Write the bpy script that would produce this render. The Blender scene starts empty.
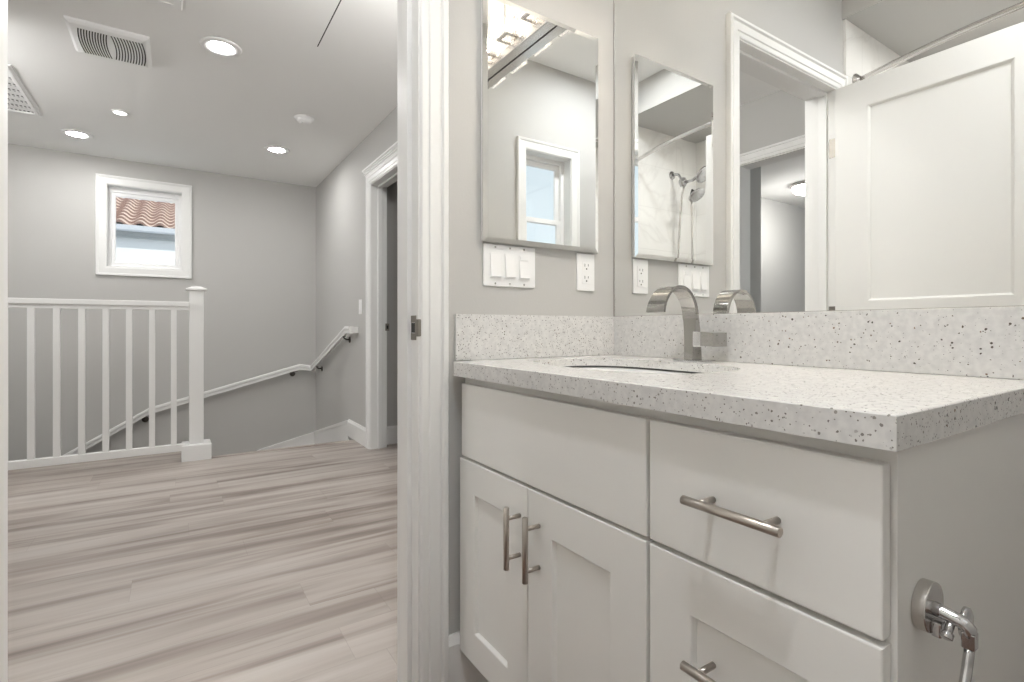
import bpy, bmesh, math, random
from mathutils import Vector, Matrix
random.seed(7)
C = bpy.context.scene.collection
sc = bpy.context.scene
PI = math.pi
H = 0.935                                  # height of the lens above the floor

# ------------------------------------------------------------------ camera, sky, exposure
cam = bpy.data.cameras.new('camera'); cam_o = bpy.data.objects.new('camera', cam); C.objects.link(cam_o)
cam_o.location = (0, 0, H)
cam_o.rotation_euler = (PI/2, 0, -math.radians(33.1455))
cam.sensor_width = 36; cam.lens = 514.5/1024*36
cam.shift_y = -13.2/1024
cam.clip_start = 0.02
sc.camera = cam_o
sc.view_settings.view_transform = 'Standard'; sc.view_settings.look = 'None'
sc.view_settings.gamma = 1; sc.view_settings.use_curve_mapping = False
sc.view_settings.exposure = 0.10
sc.cycles.use_denoising = True
sc.cycles.max_bounces = 14; sc.cycles.diffuse_bounces = 8; sc.cycles.glossy_bounces = 8
sc.cycles.transmission_bounces = 8; sc.cycles.transparent_max_bounces = 12
sc.cycles.sample_clamp_indirect = 6

world = bpy.data.worlds.new('sky'); sc.world = world; world.use_nodes = True
bg = world.node_tree.nodes['Background']
bg.inputs[0].default_value = (0.80, 0.91, 1.0, 1); bg.inputs[1].default_value = 1.15
sun = bpy.data.lights.new('sun', 'SUN'); sun.energy = 2.6; sun.angle = math.radians(1.0); sun.color = (1.0, 0.96, 0.90)
sun_o = bpy.data.objects.new('sun', sun); C.objects.link(sun_o); sun_o.rotation_euler = (math.radians(38), 0, math.radians(12))

def area(name, loc, size, power, col=(1, 1, 1), rot=(0, 0, 0), size_y=None, spread=PI, shape=None):
    l = bpy.data.lights.new(name, 'AREA'); l.energy = power; l.color = col
    l.shape = shape or ('RECTANGLE' if size_y else 'SQUARE'); l.size = size
    if size_y: l.size_y = size_y
    l.spread = spread
    o = bpy.data.objects.new(name, l); o.location = loc; o.rotation_euler = rot; C.objects.link(o)
    return o
def point(name, loc, power, col, r=0.03):
    l = bpy.data.lights.new(name, 'POINT'); l.energy = power; l.color = col; l.shadow_soft_size = r
    o = bpy.data.objects.new(name, l); o.location = loc; C.objects.link(o)
    return o

# ------------------------------------------------------------------ materials
def lin(c): return tuple(((x/255)/12.92 if x/255 <= 0.04045 else ((x/255+0.055)/1.055)**2.4) for x in c)
M = {}
def mat(name, col=(0.8, 0.8, 0.8), rough=0.5, metal=0.0, bump=0.0, bscale=60, spec=0.5, coat=0.0):
    m = bpy.data.materials.new(name); m.use_nodes = True; nt = m.node_tree
    b = nt.nodes['Principled BSDF']
    b.inputs['Base Color'].default_value = (*col, 1); b.inputs['Roughness'].default_value = rough
    b.inputs['Metallic'].default_value = metal; b.inputs['Specular IOR Level'].default_value = spec
    if coat: b.inputs['Coat Weight'].default_value = coat
    tc = nt.nodes.new('ShaderNodeTexCoord'); nz = nt.nodes.new('ShaderNodeTexNoise')
    nz.inputs['Scale'].default_value = bscale; nz.inputs['Detail'].default_value = 3
    nt.links.new(tc.outputs['Object'], nz.inputs['Vector'])
    if bump:
        bp = nt.nodes.new('ShaderNodeBump'); bp.inputs['Strength'].default_value = bump; bp.inputs['Distance'].default_value = 0.002
        nt.links.new(nz.outputs['Fac'], bp.inputs['Height']); nt.links.new(bp.outputs['Normal'], b.inputs['Normal'])
    M[name] = m
    return m, nt, b, tc, nz

mat('wall_paint', (0.50, 0.494, 0.480), 0.75, bump=0.12, bscale=220, spec=0.25)
mat('ceiling_paint', (0.88, 0.88, 0.87), 0.85, bump=0.12, bscale=180, spec=0.2)
mat('trim_paint', (0.80, 0.80, 0.79), 0.38, bump=0.02, bscale=30)
mat('cabinet_paint', (0.80, 0.795, 0.775), 0.42, bump=0.03, bscale=25)
mat('door_paint', (0.78, 0.775, 0.755), 0.4, bump=0.03, bscale=25)
mat('plastic_white', (0.86, 0.86, 0.86), 0.3)
mat('slot_dark', (0.03, 0.03, 0.03), 0.6)
mat('grille_dark', (0.10, 0.10, 0.10), 0.8)
mat('porcelain', (0.86, 0.86, 0.85), 0.12)
mat('chrome', (0.58, 0.58, 0.59), 0.07, 1.0)
mat('brushed_nickel', (0.50, 0.46, 0.42), 0.30, 1.0, bump=0.1, bscale=300)
mat('satin_nickel', (0.62, 0.60, 0.58), 0.22, 1.0)
mat('chrome_dark_reflect', (0.46, 0.45, 0.43), 0.07, 1.0)  # chrome tinted dark to stand in for dark reflections on the faucet
mat('chrome_lit_reflect', (0.88, 0.88, 0.89), 0.10, 1.0)  # lighter chrome copy, bright reflection put into the lever hub colour
mat('hinge_metal', (0.30, 0.28, 0.25), 0.5, 1.0)
mat('tile_lip_shade', lin((142, 114, 104)), 0.9)  # darker lip colour stands in for shadow lines between tile rows
mat('bronze_metal', (0.12, 0.11, 0.10), 0.35, 1.0)
mat('mirror_silver', (0.93, 0.935, 0.925), 0.0, 1.0)
mat('mirror_edge', (0.72, 0.75, 0.74), 0.08, 1.0)
mat('joint_dark', (0.16, 0.16, 0.16), 0.7)
mat('bath_floor', (0.13, 0.075, 0.055), 0.35, bump=0.1, bscale=20)
mat('stucco_outside', (0.90, 0.90, 0.90), 0.9, bump=0.6, bscale=60)
mat('gutter_metal', (0.62, 0.64, 0.68), 0.4)
mat('fascia_paint', (0.36, 0.37, 0.37), 0.6)
mat('rubber_black', (0.015, 0.015, 0.015), 0.5)

def emis(name, col, s):
    m = bpy.data.materials.new(name); m.use_nodes = True; nt = m.node_tree
    nt.nodes.remove(nt.nodes['Principled BSDF'])
    e = nt.nodes.new('ShaderNodeEmission'); e.inputs[0].default_value = (*col, 1); e.inputs[1].default_value = s
    nt.links.new(e.outputs[0], nt.nodes['Material Output'].inputs[0]); M[name] = m
emis('led_lens', (1.0, 0.99, 0.97), 225.0)
emis('added_bath_lens', (0.95, 0.975, 1.0), 400.0)
emis('added_tub_lens', (1.0, 0.985, 0.96), 260.0)
emis('soft_lens', (1.0, 0.99, 0.96), 8.0)
emis('added_globe_glow', (1.0, 0.99, 0.97), 68.0)
emis('bulb_glow', (1.0, 0.90, 0.76), 900.0)
emis('dome_glow', (1.0, 0.98, 0.95), 95.0)

def glass(name, tint=(1, 1, 1), refl=0.08):
    m = bpy.data.materials.new(name); m.use_nodes = True; nt = m.node_tree
    nt.nodes.remove(nt.nodes['Principled BSDF'])
    t = nt.nodes.new('ShaderNodeBsdfTransparent'); t.inputs[0].default_value = (*tint, 1)
    g = nt.nodes.new('ShaderNodeBsdfGlossy'); g.inputs['Roughness'].default_value = 0.02
    mx = nt.nodes.new('ShaderNodeMixShader'); mx.inputs[0].default_value = refl
    nt.links.new(t.outputs[0], mx.inputs[1]); nt.links.new(g.outputs[0], mx.inputs[2])
    nt.links.new(mx.outputs[0], nt.nodes['Material Output'].inputs[0]); M[name] = m
glass('window_glass', (0.97, 0.98, 0.98))

def crystal():
    m = bpy.data.materials.new('crystal_glass'); m.use_nodes = True; nt = m.node_tree
    nt.nodes.remove(nt.nodes['Principled BSDF'])
    tc = nt.nodes.new('ShaderNodeTexCoord'); mp = nt.nodes.new('ShaderNodeMapping'); mp.inputs['Scale'].default_value = (160, 160, 14)
    v = nt.nodes.new('ShaderNodeTexVoronoi'); v.inputs['Scale'].default_value = 1
    nt.links.new(tc.outputs['Object'], mp.inputs[0]); nt.links.new(mp.outputs[0], v.inputs['Vector'])
    bp = nt.nodes.new('ShaderNodeBump'); bp.inputs['Strength'].default_value = 0.8; bp.inputs['Distance'].default_value = 0.004
    nt.links.new(v.outputs['Distance'], bp.inputs['Height'])
    t = nt.nodes.new('ShaderNodeBsdfTransparent'); tr = nt.nodes.new('ShaderNodeBsdfTranslucent')
    g = nt.nodes.new('ShaderNodeBsdfGlossy'); g.inputs['Roughness'].default_value = 0.08
    for n in (tr, g): nt.links.new(bp.outputs[0], n.inputs['Normal'])
    cr = nt.nodes.new('ShaderNodeMapRange'); cr.inputs[1].default_value = 0.1; cr.inputs[2].default_value = 0.7
    cr.inputs[3].default_value = 0.35; cr.inputs[4].default_value = 0.85
    nt.links.new(v.outputs['Distance'], cr.inputs[0])
    a = nt.nodes.new('ShaderNodeMixShader'); nt.links.new(cr.outputs[0], a.inputs[0])
    nt.links.new(t.outputs[0], a.inputs[1]); nt.links.new(tr.outputs[0], a.inputs[2])
    b = nt.nodes.new('ShaderNodeMixShader'); b.inputs[0].default_value = 0.22
    nt.links.new(a.outputs[0], b.inputs[1]); nt.links.new(g.outputs[0], b.inputs[2])
    nt.links.new(b.outputs[0], nt.nodes['Material Output'].inputs[0]); M['crystal_glass'] = m
crystal()

def ramp(nt, pts):
    r = nt.nodes.new('ShaderNodeValToRGB'); e = r.color_ramp.elements
    e[0].position, e[0].color = pts[0][0], (*pts[0][1], 1)
    e[1].position, e[1].color = pts[-1][0], (*pts[-1][1], 1)
    for p, c in pts[1:-1]:
        n = e.new(p); n.color = (*c, 1)
    return r
def mathn(nt, op, a, b=None, c=None):
    n = nt.nodes.new('ShaderNodeMath'); n.operation = op
    for i, x in enumerate((a, b, c)):
        if x is None: continue
        if isinstance(x, (int, float)): n.inputs[i].default_value = x
        else: nt.links.new(x, n.inputs[i])
    return n.outputs[0]
def mixc(nt, fac, a, b, mode='MIX'):
    n = nt.nodes.new('ShaderNodeMix'); n.data_type = 'RGBA'; n.blend_type = mode
    for k, x in ((0, fac), (6, a), (7, b)):
        if isinstance(x, tuple): n.inputs[k].default_value = (*x, 1)
        elif isinstance(x, (int, float)): n.inputs[k].default_value = x
        else: nt.links.new(x, n.inputs[k])
    return n.outputs[2]

def wood_floor():
    m, nt, b, tc, nz = mat('oak_planks', (0.4, 0.36, 0.33), 0.36, spec=0.4)
    sep = nt.nodes.new('ShaderNodeSeparateXYZ'); nt.links.new(tc.outputs['Object'], sep.inputs[0])
    W, L = 0.182, 1.22
    row = mathn(nt, 'FLOOR', mathn(nt, 'DIVIDE', sep.outputs[1], W))
    wn = nt.nodes.new('ShaderNodeTexWhiteNoise'); wn.noise_dimensions = '1D'; nt.links.new(row, wn.inputs['W'])
    xs = mathn(nt, 'ADD', mathn(nt, 'DIVIDE', sep.outputs[0], L), wn.outputs['Value'])
    col = mathn(nt, 'FLOOR', xs)
    pid = mathn(nt, 'ADD', mathn(nt, 'MULTIPLY', row, 7.31), mathn(nt, 'MULTIPLY', col, 3.77))
    wn2 = nt.nodes.new('ShaderNodeTexWhiteNoise'); wn2.noise_dimensions = '1D'; nt.links.new(pid, wn2.inputs['W'])
    # long soft bands, grain along x
    cmb = nt.nodes.new('ShaderNodeCombineXYZ')
    nt.links.new(mathn(nt, 'ADD', mathn(nt, 'MULTIPLY', sep.outputs[0], 0.85), mathn(nt, 'MULTIPLY', wn2.outputs['Value'], 0.5)), cmb.inputs[0])
    nt.links.new(mathn(nt, 'MULTIPLY', sep.outputs[1], 11.0), cmb.inputs[1]); nt.links.new(mathn(nt, 'MULTIPLY', wn2.outputs['Value'], 0.6), cmb.inputs[2])
    n1 = nt.nodes.new('ShaderNodeTexNoise'); n1.inputs['Scale'].default_value = 1.0; n1.inputs['Detail'].default_value = 3
    n1.inputs['Roughness'].default_value = 0.55; n1.inputs['Distortion'].default_value = 0.5
    nt.links.new(cmb.outputs[0], n1.inputs['Vector'])
    cmb2 = nt.nodes.new('ShaderNodeCombineXYZ')
    nt.links.new(mathn(nt, 'MULTIPLY', sep.outputs[0], 5.0), cmb2.inputs[0]); nt.links.new(mathn(nt, 'MULTIPLY', sep.outputs[1], 110.0), cmb2.inputs[1])
    n2 = nt.nodes.new('ShaderNodeTexNoise'); n2.inputs['Scale'].default_value = 1.0; n2.inputs['Detail'].default_value = 4
    nt.links.new(cmb2.outputs[0], n2.inputs['Vector'])
    r = ramp(nt, [(0.30, lin((126, 115, 108))), (0.43, lin((154, 143, 136))), (0.53, lin((174, 165, 158))), (0.70, lin((187, 180, 174)))])
    nt.links.new(n1.outputs['Fac'], r.inputs[0])
    fine = mathn(nt, 'ADD', mathn(nt, 'MULTIPLY', n2.outputs['Fac'], 0.16), 0.92)
    tone = mathn(nt, 'ADD', mathn(nt, 'MULTIPLY', wn2.outputs['Value'], 0.06), 0.97)
    c1 = mixc(nt, 1.0, r.outputs[0], fine, 'MULTIPLY'); c2 = mixc(nt, 1.0, c1, tone, 'MULTIPLY')
    fy = mathn(nt, 'FRACT', mathn(nt, 'DIVIDE', sep.outputs[1], W)); fx = mathn(nt, 'FRACT', xs)
    seam = mathn(nt, 'MAXIMUM', mathn(nt, 'LESS_THAN', fy, 0.010), mathn(nt, 'LESS_THAN', fx, 0.0016))
    c3 = mixc(nt, mathn(nt, 'MULTIPLY', seam, 0.22), c2, lin((95, 85, 78)))
    nt.links.new(c3, b.inputs['Base Color'])
wood_floor()

def quartz():
    m, nt, b, tc, nz = mat('speckled_quartz', (0.6, 0.6, 0.6), 0.16, spec=0.5)
    base = ramp(nt, [(0.35, lin((206, 205, 204))), (0.65, lin((218, 217, 215)))])
    nz.inputs['Scale'].default_value = 90; nt.links.new(nz.outputs['Fac'], base.inputs[0])
    col = base.outputs[0]
    warp = nt.nodes.new('ShaderNodeTexNoise'); warp.inputs['Scale'].default_value = 260
    nt.links.new(tc.outputs['Object'], warp.inputs['Vector'])
    wv = nt.nodes.new('ShaderNodeVectorMath'); wv.operation = 'MULTIPLY_ADD'
    wv.inputs[1].default_value = (0.003, 0.003, 0.003); nt.links.new(warp.outputs['Color'], wv.inputs[0]); nt.links.new(tc.outputs['Object'], wv.inputs[2])
    for scale, thr, dist, cols in ((170, 0.74, 0.22, [(0.0, lin((120, 116, 112))), (0.5, lin((150, 146, 142))), (1.0, lin((222, 222, 222)))]),
                             (130, 0.80, 0.20, [(0.0, lin((62, 54, 48))), (0.45, lin((98, 90, 84))), (0.55, lin((128, 104, 88))), (1.0, lin((75, 72, 70)))]),
                             (300, 0.72, 0.30, [(0.0, lin((95, 90, 86))), (1.0, lin((140, 138, 136)))])):
        v = nt.nodes.new('ShaderNodeTexVoronoi'); v.inputs['Scale'].default_value = scale
        nt.links.new(wv.outputs[0], v.inputs['Vector'])
        s = nt.nodes.new('ShaderNodeSeparateColor'); nt.links.new(v.outputs['Color'], s.inputs[0])
        rad = mathn(nt, 'MULTIPLY', s.outputs[1], dist)
        hit = mathn(nt, 'MULTIPLY', mathn(nt, 'GREATER_THAN', s.outputs[0], thr), mathn(nt, 'LESS_THAN', v.outputs['Distance'], mathn(nt, 'ADD', rad, 0.10)))
        r = ramp(nt, cols); nt.links.new(s.outputs[2], r.inputs[0])
        col = mixc(nt, hit, col, r.outputs[0])
    nt.links.new(col, b.inputs['Base Color'])
quartz()

def marble():
    m, nt, b, tc, nz = mat('marble_tile', (0.8, 0.8, 0.8), 0.18)
    nz.inputs['Scale'].default_value = 1.6; nz.inputs['Detail'].default_value = 8; nz.inputs['Distortion'].default_value = 1.6
    d = mathn(nt, 'ABSOLUTE', mathn(nt, 'SUBTRACT', nz.outputs['Fac'], 0.5))
    r = ramp(nt, [(0.0, lin((221, 219, 216))), (0.012, lin((227, 226, 223))), (0.05, lin((232, 231, 228)))])
    nt.links.new(d, r.inputs[0])
    sep = nt.nodes.new('ShaderNodeSeparateXYZ'); nt.links.new(tc.outputs['Object'], sep.inputs[0])
    fz = mathn(nt, 'FRACT', mathn(nt, 'DIVIDE', mathn(nt, 'ADD', sep.outputs[2], 0.02), 0.305))
    fx = mathn(nt, 'FRACT', mathn(nt, 'DIVIDE', mathn(nt, 'ADD', mathn(nt, 'ADD', sep.outputs[0], sep.outputs[1]), 3.0), 0.61))
    g = mathn(nt, 'MAXIMUM', mathn(nt, 'LESS_THAN', fz, 0.008), mathn(nt, 'LESS_THAN', fx, 0.004))
    nt.links.new(mixc(nt, mathn(nt, 'MULTIPLY', g, 0.6), r.outputs[0], lin((196, 194, 190))), b.inputs['Base Color'])
marble()

def roof_mat():
    m, nt, b, tc, nz = mat('clay_tile', (0.5, 0.3, 0.2), 0.8)
    sep = nt.nodes.new('ShaderNodeSeparateXYZ'); nt.links.new(tc.outputs['Object'], sep.inputs[0])
    r = ramp(nt, [(0.3, lin((196, 172, 158))), (0.5, lin((214, 194, 180))), (0.7, lin((226, 210, 198)))])
    nz.inputs['Scale'].default_value = 9; nt.links.new(nz.outputs['Fac'], r.inputs[0])
    nt.links.new(r.outputs[0], b.inputs['Base Color'])
roof_mat()

# ------------------------------------------------------------------ mesh helpers
def nb(): return bmesh.new()
def box(bm, x0, x1, y0, y1, z0, z1, bev=0.0, seg=2):
    t = bmesh.new(); bmesh.ops.create_cube(t, size=1)
    for v in t.verts: v.co = Vector(((x0+x1)/2+v.co.x*(x1-x0), (y0+y1)/2+v.co.y*(y1-y0), (z0+z1)/2+v.co.z*(z1-z0)))
    if bev: bmesh.ops.bevel(t, geom=t.edges[:], offset=bev, segments=seg, profile=0.6, affect='EDGES')
    merge(bm, t)
def merge(bm, t):
    me = bpy.data.meshes.new('tmp'); t.to_mesh(me); t.free(); bm.from_mesh(me); bpy.data.meshes.remove(me)
def tube(bm, pts, r, seg=12, closed=False, caps=True):
    pts = [Vector(p) for p in pts]; n = len(pts); rr = r if isinstance(r, (list, tuple)) else [r]*n
    rings = []; prev = None
    for i, p in enumerate(pts):
        a = pts[(i-1) % n] if (i > 0 or closed) else p; b = pts[(i+1) % n] if (i < n-1 or closed) else p
        d = (b-a).normalized()
        if prev is None:
            up = Vector((0, 0, 1)) if abs(d.z) < 0.9 else Vector((1, 0, 0)); u = d.cross(up).normalized()
        else:
            u = (prev - d*prev.dot(d)).normalized()
        prev = u; w = d.cross(u)
        rings.append([bm.verts.new(p+(u*math.cos(k*2*PI/seg)+w*math.sin(k*2*PI/seg))*rr[i]) for k in range(seg)])
    m = n if closed else n-1
    for i in range(m):
        A, B = rings[i], rings[(i+1) % n]
        for k in range(seg):
            f = bm.faces.new((A[k], A[(k+1) % seg], B[(k+1) % seg], B[k])); f.smooth = True
    if caps and not closed:
        bm.faces.new(rings[0][::-1]); bm.faces.new(rings[-1])
def lathe(bm, prof, c=(0, 0, 0), axis='z', seg=32):
    """prof: (radius, height) list; axis: direction of height"""
    c = Vector(c); ax = {'z': (Vector((1, 0, 0)), Vector((0, 1, 0)), Vector((0, 0, 1))), 'x': (Vector((0, 1, 0)), Vector((0, 0, 1)), Vector((1, 0, 0))),
          'y': (Vector((0, 0, 1)), Vector((1, 0, 0)), Vector((0, 1, 0)))}[axis]
    rings = []
    for r, h in prof:
        if r < 1e-6: rings.append([bm.verts.new(c+ax[2]*h)])
        else: rings.append([bm.verts.new(c+ax[0]*r*math.cos(k*2*PI/seg)+ax[1]*r*math.sin(k*2*PI/seg)+ax[2]*h) for k in range(seg)])
    for A, B in zip(rings, rings[1:]):
        for k in range(seg):
            if len(A) == 1 and len(B) == 1: continue
            if len(A) == 1: f = bm.faces.new((A[0], B[k], B[(k+1) % seg]))
            elif len(B) == 1: f = bm.faces.new((A[k], A[(k+1) % seg], B[0]))
            else: f = bm.faces.new((A[k], A[(k+1) % seg], B[(k+1) % seg], B[k]))
            f.smooth = True
def prism(bm, poly, f0, f1):
    """poly: 2-D points; f0/f1 map a 2-D point to 3-D on the two ends"""
    A = [bm.verts.new(f0(*p)) for p in poly]; B = [bm.verts.new(f1(*p)) for p in poly]; n = len(poly)
    bm.faces.new(A[::-1]); bm.faces.new(B)
    for i in range(n): bm.faces.new((A[i], A[(i+1) % n], B[(i+1) % n], B[i]))
def frame(bm, u0, u1, v0, v1, prof, f, closed=True):
    """moulding swept round a rectangle with mitred corners; prof: (outward offset, height off the plane)"""
    rows = []
    for o, d in prof:
        if closed: P = [(u0-o, v0-o), (u0-o, v1+o), (u1+o, v1+o), (u1+o, v0-o)]
        else: P = [(u0-o, v0), (u0-o, v1+o), (u1+o, v1+o), (u1+o, v0)]
        rows.append([bm.verts.new(f(u, v, d)) for u, v in P])
    m = 4 if closed else 3
    for A, B in zip(rows, rows[1:]+rows[:1]):
        for k in range(m): bm.faces.new((A[k], A[(k+1) % 4], B[(k+1) % 4], B[k]))
    if not closed:
        bm.faces.new([r[0] for r in rows]); bm.faces.new([r[3] for r in rows][::-1])
def wall(bm, u0, u1, v0, v1, holes, f):
    """f(ua,ub,va,vb) adds one solid piece"""
    us = sorted({u0, u1, *[h[0] for h in holes], *[h[1] for h in holes]}); vs = sorted({v0, v1, *[h[2] for h in holes], *[h[3] for h in holes]})
    for a, b in zip(us, us[1:]):
        run = None
        for c, d in zip(vs, vs[1:]):
            inh = any(h[0] <= a and b <= h[1] and h[2] <= c and d <= h[3] for h in holes)
            if inh:
                if run: f(a, b, *run)
                run = None
            else: run = (run[0], d) if run else (c, d)
        if run: f(a, b, *run)
def shaker(bm, x, y0, y1, z0, z1, th, st, rec=0.008, face=-1, mids=()):
    """flat-panel door in an X-const plane: outer face at x, body towards -face; stile width st, panels between mids (z)"""
    back = x - face*th; xa, xb = sorted((x, back))
    cuts = [z0] + [z for m in mids for z in (m-st*0.6, m+st*0.6)] + [z1]
    pan = [(cuts[i], cuts[i+1]) for i in range(0, len(cuts), 2)]
    holes = [(y0+st, y1-st, a+(st if i == 0 else 0), b-(st if i == len(pan)-1 else 0)) for i, (a, b) in enumerate(pan)]
    fr = bmesh.new()
    us = [y0, y0+st, y1-st, y1]; vs = sorted({z0, z1, *[h[2] for h in holes], *[h[3] for h in holes]})
    bv = 0.0
    box(fr, xa, xb, y0, y0+st, z0, z1); box(fr, xa, xb, y1-st, y1, z0, z1)
    zc = z0
    for h in holes:
        box(fr, xa, xb, y0+st, y1-st, zc, h[2]); zc = h[3]
    box(fr, xa, xb, y0+st, y1-st, zc, z1)
    for h in holes:
        p0 = x - face*rec; p1 = back + face*rec*0.6; a, b = sorted((p0, p1))
        box(fr, a, b, h[0]-0.002, h[1]+0.002, h[2]-0.002, h[3]+0.002)
        # small bevel where frame meets panel
        for A, B, cc, dd in ((h[0], h[0]+0.003, h[2], h[3]), (h[1]-0.003, h[1], h[2], h[3])):
            box(fr, *sorted((x-face*rec, x-face*0.0025)), A, B, cc, dd)
        for cc, dd in ((h[2], h[2]+0.003), (h[3]-0.003, h[3])):
            box(fr, *sorted((x-face*rec, x-face*0.0025)), h[0], h[1], cc, dd)
    merge(bm, fr)

# ------------------------------------------------------------------ object helpers
def tag(o, label=None, cat=None, group=None, kind=None):
    for k, v in (('label', label), ('category', cat), ('group', group), ('kind', kind)):
        if v: o[k] = v
    return o
def thing(name, loc, label, cat, group=None):
    o = bpy.data.objects.new(name, None); C.objects.link(o); o.location = loc; o.empty_display_size = 0.05
    return tag(o, label, cat, group)
def obj(name, bm, m, parent=None, recalc=True):
    org = Vector((0, 0, 0)); p = parent
    while p is not None: org += p.location; p = p.parent
    if recalc: bmesh.ops.recalc_face_normals(bm, faces=bm.faces[:])
    me = bpy.data.meshes.new(name)
    bmesh.ops.translate(bm, vec=-org, verts=bm.verts[:]); bm.to_mesh(me); bm.free()
    me.materials.append(M[m] if isinstance(m, str) else m)
    o = bpy.data.objects.new(name, me); C.objects.link(o); o.parent = parent
    return o
def struct(name, bm, m, parent=None):
    o = obj(name, bm, m, parent)
    if parent is None: o['kind'] = 'structure'
    return o
def copy_tree(o, parent=None):
    c = o.copy(); C.objects.link(c); c.parent = parent
    for ch in list(o.children): copy_tree(ch, c)
    return c

# ------------------------------------------------------------------ key dimensions
MX = 1.142          # mirror glass plane
WX = 1.147          # bathroom wall behind the vanity
DW = 1.170          # door wall, bathroom face
DW2 = 1.30          # door wall, hall face
BY = -0.29          # back wall
HX = 1.2555         # hall wall on the right
FY = 5.77           # far wall of the stairwell
CE, BCE = 2.44, 2.585

# ------------------------------------------------------------------ setting: walls, floors, ceilings
b = nb()
wall(b, -1.24, WX+0.1, 0, 2.7, [(-0.28, 0.51, 0, 2.055)], lambda a, c, d, e: box(b, a, c, DW, DW2, d, e))
struct('wall_door_side', b, 'wall_paint')
b = nb(); box(b, WX, WX+0.1, BY-0.12, DW, 0, 2.7); struct('wall_vanity_side', b, 'wall_paint')
WIN2 = (0.125, 0.50, 1.20, 2.038)
b = nb()
wall(b, -1.24, WX, 0, 2.7, [WIN2], lambda a, c, d, e: box(b, a, c, BY-0.14, BY, d, e))
struct('wall_back', b, 'wall_paint')
b = nb(); box(b, -1.24, -1.12, BY, DW, 0, 2.7); struct('wall_tub_side', b, 'marble_tile')
b = nb(); box(b, -1.12, -0.335, DW-0.012, DW, 0, 2.375); struct('wall_tile_front', b, 'marble_tile')
b = nb(); box(b, -1.12, -0.335, BY, BY+0.012, 0, 2.375); struct('wall_tile_back', b, 'marble_tile')
b = nb(); box(b, -1.12, -0.32, BY, DW, 2.375, 2.585); struct('ceiling_soffit', b, 'wall_paint')
b = nb(); box(b, -1.24, WX+0.1, BY-0.14, DW, BCE, 2.7); struct('ceiling_bath', b, 'ceiling_paint')
b = nb(); box(b, -1.24, WX+0.1, BY-0.14, DW+0.045, -0.1, 0); struct('floor_bath', b, 'bath_floor')

HD = (3.14, 3.90)   # hall doorway (jamb faces)
b = nb()
def rw(a, c, d, e): box(b, HX, HX+0.12, a, c, d, e)
wall(b, DW2, FY, 0, CE, [(HD[0]-0.02, HD[1]+0.02, 0, 2.055)], rw)
box(b, HX, HX+0.12, 4.30, FY, -1.6, 0)
struct('wall_right', b, 'wall_paint')
WIN1 = (-0.52, 0.056, 1.470, 2.215)
b = nb()
wall(b, -1.7, HX+0.12, -1.6, CE, [WIN1], lambda a, c, d, e: box(b, a, c, FY, FY+0.14, d, e))
struct('wall_far', b, 'wall_paint')
b = nb(); box(b, -1.72, -1.6, 3.4, FY, -1.6, CE); struct('wall_left', b, 'wall_paint')
# left hall wall with the bedroom doorway
b = nb()
wall(b, DW2, 3.4, 0, CE, [(1.33, 2.10, 0, 2.055)], lambda a, c, d, e: box(b, -1.04, -0.92, a, c, d, e))
box(b, -1.24, -1.04, 2.12, 3.4, 0, CE)
struct('wall_hall_left', b, 'wall_paint')
b = nb(); box(b, -5.3, -1.04, 3.4, 3.52, 0, CE); struct('wall_bedroom_side', b, 'wall_paint')
b = nb(); box(b, -5.42, -5.3, -0.6, 3.52, 0, CE); struct('wall_bedroom_far', b, 'wall_paint')
FILL_WIN = (-5.0, -1.6, 0.40, 2.20)
b = nb(); wall(b, -5.3, -1.24, 0, CE, [FILL_WIN], lambda a, c, d, e: box(b, a, c, -0.74, -0.6, d, e)); struct('wall_bedroom_near', b, 'wall_paint')
# room behind the right-hand doorway
b = nb(); box(b, HX+0.12, 3.2, 4.0, 4.12, 0, CE); struct('wall_side_room', b, 'wall_paint')
b = nb(); box(b, 3.2, 3.3, 1.3, 4.12, 0, CE); struct('wall_side_room_end', b, 'wall_paint')
b = nb(); box(b, HX+0.12, 3.3, 1.2, 1.3, 0, CE); struct('wall_side_room_near', b, 'wall_paint')
b = nb(); box(b, -5.42, 3.3, DW2, FY+0.14, CE, CE+0.1); box(b, -5.42, -1.24, -0.72, DW2, CE, CE+0.1); struct('ceiling_hall', b, 'ceiling_paint')
b = nb()
box(b, -5.42, 3.3, DW+0.045, 4.30, -0.03, 0); box(b, -1.7, 0.13, 4.30, 4.72, -0.03, 0); box(b, -5.42, -1.24, -0.72, DW+0.045, -0.03, 0)
struct('floor_hall', b, 'oak_planks')
# stair winders and treads, below the landing edge
b = nb()
box(b, 0.13, HX, 4.30, 4.75, -0.60, -0.18); box(b, 0.35, HX, 4.75, FY, -0.80, -0.36)
for k in range(7): box(b, 0.35-0.27*(k+1), 0.35-0.27*k, 4.72, FY, -1.6, -0.54-0.18*k)
struct('floor_stairs', b, 'oak_planks')
b = nb(); box(b, -1.7, 0.12, 4.66, 4.715, -1.6, -0.03); box(b, 0.12, HX, 4.24, 4.295, -0.6, -0.03); struct('wall_below_landing', b, 'wall_paint')

# ------------------------------------------------------------------ trims
CAS = [(0.0, 0.0), (0.0, 0.010), (0.004, 0.012), (0.018, 0.0125), (0.021, 0.0165), (0.046, 0.0175), (0.049, 0.013), (0.052, 0.0135), (0.056, 0.021), (0.066, 0.021), (0.069, 0.018), (0.069, 0.0)]
b = nb(); frame(b, -0.266, 0.496, 0, 2.036, CAS, lambda u, v, d: Vector((u, DW-d, v)), closed=False); struct('trim_1', b, 'trim_paint')
b = nb(); frame(b, -0.266, 0.496, 0, 2.036, CAS, lambda u, v, d: Vector((u, DW2+d, v)), closed=False); struct('trim_2', b, 'trim_paint')
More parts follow.
